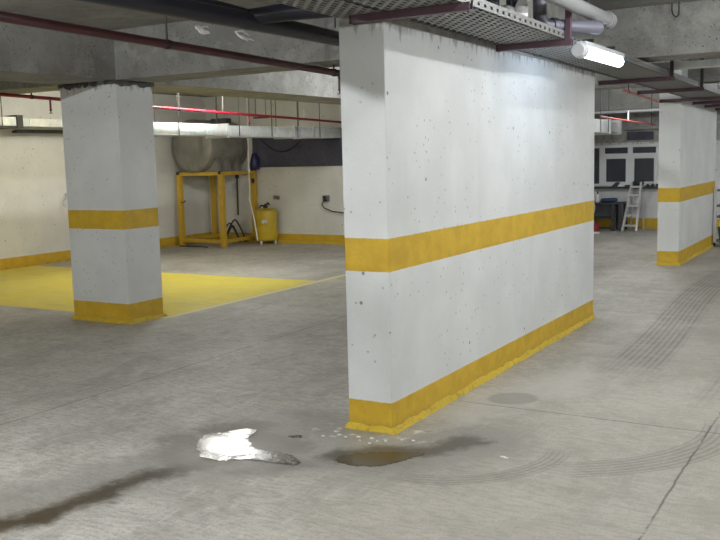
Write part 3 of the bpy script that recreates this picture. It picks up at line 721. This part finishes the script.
# workbench
t = thing('workbench', 'dark steel workbench under the far window', 'table', (-4.85, 17.4, 0))
bx0, bx1, by0, by1 = -5.55, -4.36, 17.2, 17.62
MB().box(bx0, bx1, by0, by1, .50, .535).build('tabletop', M['bench'], t, bevel=.004)
for x in (bx0 + .03, bx1 - .17, bx1 - .035):
    for y in (by0 + .03, by1 - .03): MB().box(x - .035, x + .035, y - .03, y + .03, 0, .50).build('leg', M['bench'], t, bevel=.003)
MB().box(bx0 + .06, bx1 - .2, by0 + .03, by1 - .03, .23, .255).build('shelf', M['bench'], t)
MB().box(bx0 + .06, bx1 - .2, by1 - .05, by1 - .04, .255, .49).build('back_panel', M['greyboard'], t)
MB().box(bx0 + .06, bx1 - .2, by0 + .02, by0 + .04, .045, .07).build('stretcher', M['bench'], t)
tag(MB().blob((-4.63, 17.38, .578), (.17, .09, .045), .25, 8).build('work_cloth', M['blue'], smooth=80), 'crumpled blue cloth lying on the workbench', 'cloth')
t = thing('bottle', 'slim white bottle standing on the workbench by the blue cloth', 'bottle', (-4.90, 17.34, .535))
MB().lathe((-4.86, 17.34, .535), (0, 0, 1), [(0, .03), (.13, .03), (.16, .012)], 12).build('body', M['white'], t, smooth=40)
MB().lathe((-4.86, 17.34, .695), (0, 0, 1), [(0, .014), (.05, .014)], 10).build('cap', M['dark'], t)
# chair peeping out behind the pier
t = thing('plastic_chair', 'pale plastic chair half hidden behind the pier end', 'chair', (-5.1, 16.75, 0))
cx0, cy0 = -5.04, 16.75
MB().box(cx0 - .2, cx0 + .2, cy0 - .2, cy0 + .2, .27, .30).build('seat', M['white'], t, bevel=.012)
m = MB()
rows = []
for i in range(7):
    z = .28 + i * .05
    rows.append([m.b.verts.new((cx0 + .17 + .07 * math.sin(i / 6 * 2.6) + .0, cy0 - .18 + .36 * k / 5, z)) for k in range(6)])
for i in range(6):
    for k in range(5): m.b.faces.new((rows[i][k], rows[i][k + 1], rows[i + 1][k + 1], rows[i + 1][k]))
bk = m.build('backrest', M['white'], t, smooth=60); md = bk.modifiers.new('thick', 'SOLIDIFY'); md.thickness = .02
for sx in (-1, 1):
    for sy in (-1, 1): MB().bar((cx0 + sx * .17, cy0 + sy * .17, .27), (cx0 + sx * .2, cy0 + sy * .2, 0), .03, .03).build('leg', M['white'], t)
tag(MB().lathe((-4.84, 17.1, 0), (0, 0, 1), [(0, .07), (.01, .08), (.16, .09), (.165, .085)], 16).build('bucket', M['redplastic'], smooth=40), 'small dull red tub on the floor by the workbench', 'tub')
tag(MB().bar((-4.95, 16.55, .015), (-4.62, 16.62, .015), .05, .03).build('offcut', M['white']), 'thin white offcut lying on the floor by the workbench', 'offcut')
# step ladder
t = thing('step_ladder', 'white metal step ladder leaning by the far window', 'ladder', (-4.27, 17.45, 0))
def lerp(a, c, f): return tuple(a[i] + (c[i] - a[i]) * f for i in range(3))
fl0, fl1 = (-4.335, 17.15, 0), (-4.27, 17.58, .90); fr0, fr1 = (-4.08, 17.15, 0), (-4.10, 17.58, .90)
MB().bar(fl0, fl1, .035, .05).build('rail', M['alu'], t); MB().bar(fr0, fr1, .035, .05).build('rail', M['alu'], t)
MB().bar((-4.33, 17.75, 0), (-4.27, 17.62, .80), .025, .03).build('rear_leg', M['alu'], t); MB().bar((-4.08, 17.75, 0), (-4.10, 17.62, .80), .025, .03).build('rear_leg', M['alu'], t)
for f in (.12, .32, .52, .74):
    a, c = lerp(fl0, fl1, f), lerp(fr0, fr1, f)
    MB().box(a[0], c[0], a[1] - .05, a[1] + .06, a[2] - .015, a[2] + .015).build('step', M['alu'], t, bevel=.003)
MB().box(-4.30, -4.07, 17.52, 17.70, .80, .83).build('top_platform', M['alu'], t, bevel=.004)
tag(MB().blob((-4.18, 17.62, .885), (.13, .07, .05), .2, 3).build('tool_bag', M['dark'], smooth=80), 'black tool bag resting on top of the step ladder', 'bag')
# bits on the sill
tag(MB().hexa([(-4.72, WY - .11, .816), (-4.60, WY - .11, .816), (-4.60, WY - .06, .816), (-4.72, WY - .06, .816)], [(-4.64, WY - .08, .90), (-4.56, WY - .08, .90), (-4.56, WY - .055, .90), (-4.64, WY - .055, .90)]).build('dustpan', M['bench']), 'dark wedge-shaped tool standing on the window sill', 'tool')
tag(MB().hexa([(-4.60, WY - .115, .816), (-4.48, WY - .115, .816), (-4.48, WY - .04, .816), (-4.60, WY - .04, .816)], [(-4.575, WY - .1, .855), (-4.535, WY - .1, .855), (-4.535, WY - .06, .855), (-4.575, WY - .06, .855)]).build('paper_bag', M['cloth']), 'white crumpled paper on the window sill', 'paper')
m = MB().bar((-4.46, WY - .08, .832), (-4.35, WY - .08, .832), .05, .03)
tag(m.build('sanding_block', M['bench']), 'dark block lying on the sill left of the ladder', 'tool')
for k in range(4):
    x = -4.03 + k * .085
    tag(MB().lathe((x, WY - .075, .816), (0, 0, 1), [(0, .025), (.03, .027), (.032, .022), (.045, .022)], 12).build('jar', M['dark' if k % 2 == 0 else 'bench'], smooth=40), 'small dark jar in the row on the sill right of the ladder', 'jar', 'jars on the window sill')

# beside the far pillar on the right
t = thing('trolley', 'white framed trolley standing at the far end of the right pillar', 'trolley', (-2.1, 15.1, 0))
for x in (-2.33, -1.85):
    for y in (14.80, 15.35): MB().box(x - .02, x + .02, y - .02, y + .02, .06, .92).build('post', M['alu'], t)
for z in (.08, .45, .62, .86): MB().box(-2.33, -1.85, 14.80, 15.35, z - .012, z + .012).build('shelf', M['greyboard'], t)
for x in (-2.33, -1.85):
    for y in (14.80, 15.35): MB().lathe((x - .012, y, .035), (1, 0, 0), [(0, .035), (.024, .035)], 14).build('castor', M['dark'], t)
tag(MB().hexa([(-2.27, 14.86, .094), (-1.9, 14.86, .094), (-1.9, 15.3, .094), (-2.27, 15.3, .094)], [(-2.30, 14.83, .30), (-1.87, 14.83, .30), (-1.87, 15.33, .30), (-2.30, 15.33, .30)]).build('crate', M['green'], bevel=.01), 'dark green plastic crate on the bottom shelf of the trolley', 'crate')

# ------------------------------------------------------------------ water and flakes on the floor
def smooth_poly(pts, it=2, jit=0, seed=0):
    rnd = random.Random(seed)
    for _ in range(it):
        q = []
        for i in range(len(pts)):
            a, c = V(pts[i]), V(pts[(i + 1) % len(pts)])
            q += [a * .75 + c * .25, a * .25 + c * .75]
        pts = q
    return [(p[0] + rnd.uniform(-jit, jit), p[1] + rnd.uniform(-jit, jit)) for p in pts]
pud = [(-3.23, 3.72), (-3.20, 3.81), (-3.13, 3.90), (-3.04, 3.97), (-3.01, 3.93), (-2.97, 3.80), (-2.83, 3.67), (-2.63, 3.70), (-2.50, 3.63), (-2.47, 3.56), (-2.62, 3.55), (-2.78, 3.53), (-2.90, 3.42), (-3.02, 3.46), (-3.14, 3.58)]
tag(MB().prism(smooth_poly(pud, 3, .009, 3), .0005, .003).build('puddle', M['water']), 'bright shining puddle mirroring a lamp, left of the pier foot', 'puddle')
pud2 = [(-2.38, 3.72), (-2.34, 3.82), (-2.22, 3.92), (-2.08, 3.98), (-1.98, 4.02), (-2.02, 3.92), (-2.05, 3.82), (-2.12, 3.72), (-2.25, 3.67)]
tag(MB().prism(smooth_poly(pud2, 3, .008, 4), .0005, .0025).build('puddle', M['mud']), 'muddy brown puddle in front of the pier corner', 'puddle')
pud3 = [(-2.80, 3.93), (-2.77, 3.97), (-2.72, 3.98), (-2.71, 3.95), (-2.75, 3.92)]
tag(MB().prism(smooth_poly(pud3, 2, .002, 5), .0005, .0025).build('puddle', M['water']), 'tiny shining puddle right of the large bright one', 'puddle')
rnd = random.Random(11)
flake_spots = [(-2.50, 4.06), (-2.44, 4.09), (-2.40, 4.04), (-2.55, 4.08), (-2.36, 4.10), (-2.31, 4.07), (-2.27, 4.09), (-2.33, 4.02), (-2.60, 4.12), (-2.62, 4.02), (-2.20, 4.14), (-2.14, 4.16), (-1.62, 4.12), (-1.60, 4.11)]
for x, y in flake_spots:
    r = rnd.uniform(.006, .014); n = 6
    poly = [(x + r * rnd.uniform(.7, 1.5) * math.cos(2 * math.pi * k / n), y + r * rnd.uniform(.5, 1.) * math.sin(2 * math.pi * k / n)) for k in range(n)]
    tag(MB().prism(poly, .0005, .005).build('paint_flake', M['flake']), 'small white paint flake on the floor before the pier', 'flake', 'paint flakes before the pier')

# ------------------------------------------------------------------ light
def tube_light(name, loc, power, c, axis=(0, 1, 0)):
    # unseen light with no fixture, shining all round: three soft points in a row
    for k in (-1, 0, 1):
        l = bpy.data.lights.new(name, 'POINT'); l.energy = power / 3; l.color = c; l.shadow_soft_size = .022
        o = bpy.data.objects.new(name, l); col.objects.link(o); o.location = V(loc) + V(axis) * .4 * k
COOL, WARM = (.96, .985, 1.0), (1.0, .89, .62)
tube_light('aisle_light', (1.3, 2.0, 2.5), 55, COOL)
tube_light('aisle_light', (-.9, 5.4, 2.6), 24, COOL)
tube_light('aisle_light', (1.7, 6.4, 2.5), 75, COOL)  # unseen, added to even out the brightness of the pier side
tube_light('aisle_light', (-1.45, 1.9, 2.6), 16, COOL)
tube_light('aisle_light', (1.3, 10.6, 2.5), 60, COOL)
tube_light('aisle_light', (.8, 15.0, 2.5), 50, COOL)
tube_light('row_lamp', (-4.3, .8, 2.62), 150, COOL)
tube_light('row_lamp', (-2.2, -2.0, 2.5), 30, COOL)
tube_light('bay_fill', (-9.0, 3.0, 2.5), 8, WARM)  # unseen warm fill lights added for the cream tone of the bay walls
tube_light('bay_fill', (-9.1, 9.2, 2.5), 24, WARM)
tube_light('middle_light', (-4.6, 9.8, 2.5), 50, COOL)  # unseen light put behind the pier
tube_light('window_fill', (-3.4, 14.3, 2.57), 40, COOL)  # unseen fill added to brighten the far duct and window wall
w = bpy.data.worlds.new('world'); scene.world = w; w.use_nodes = True
w.node_tree.nodes['Background'].inputs[0].default_value = (.5, .55, .65, 1); w.node_tree.nodes['Background'].inputs[1].default_value = .02

# ------------------------------------------------------------------ camera
cam = bpy.data.cameras.new('camera'); co = bpy.data.objects.new('camera', cam); col.objects.link(co)
f, yaw, pitch, roll = 907.682583, .53074565, -.12309965, -.02569339
cam.sensor_width = 36; cam.lens = f / 720 * 36; cam.clip_start = .05; cam.clip_end = 100
fw = V((-math.sin(yaw) * math.cos(pitch), math.cos(yaw) * math.cos(pitch), math.sin(pitch)))
rt = V((math.cos(yaw), math.sin(yaw), 0)); up = rt.cross(fw)
r2 = rt * math.cos(roll) + up * math.sin(roll); u2 = -rt * math.sin(roll) + up * math.cos(roll)
mt = Matrix((r2, u2, -fw)).transposed().to_4x4(); mt.translation = (0, 0, 1.5)
co.matrix_world = mt
scene.camera = co
vs = scene.view_settings; vs.view_transform = 'Standard'; vs.look = 'None'; vs.gamma = 1; vs.use_curve_mapping = False; vs.exposure = 0.95
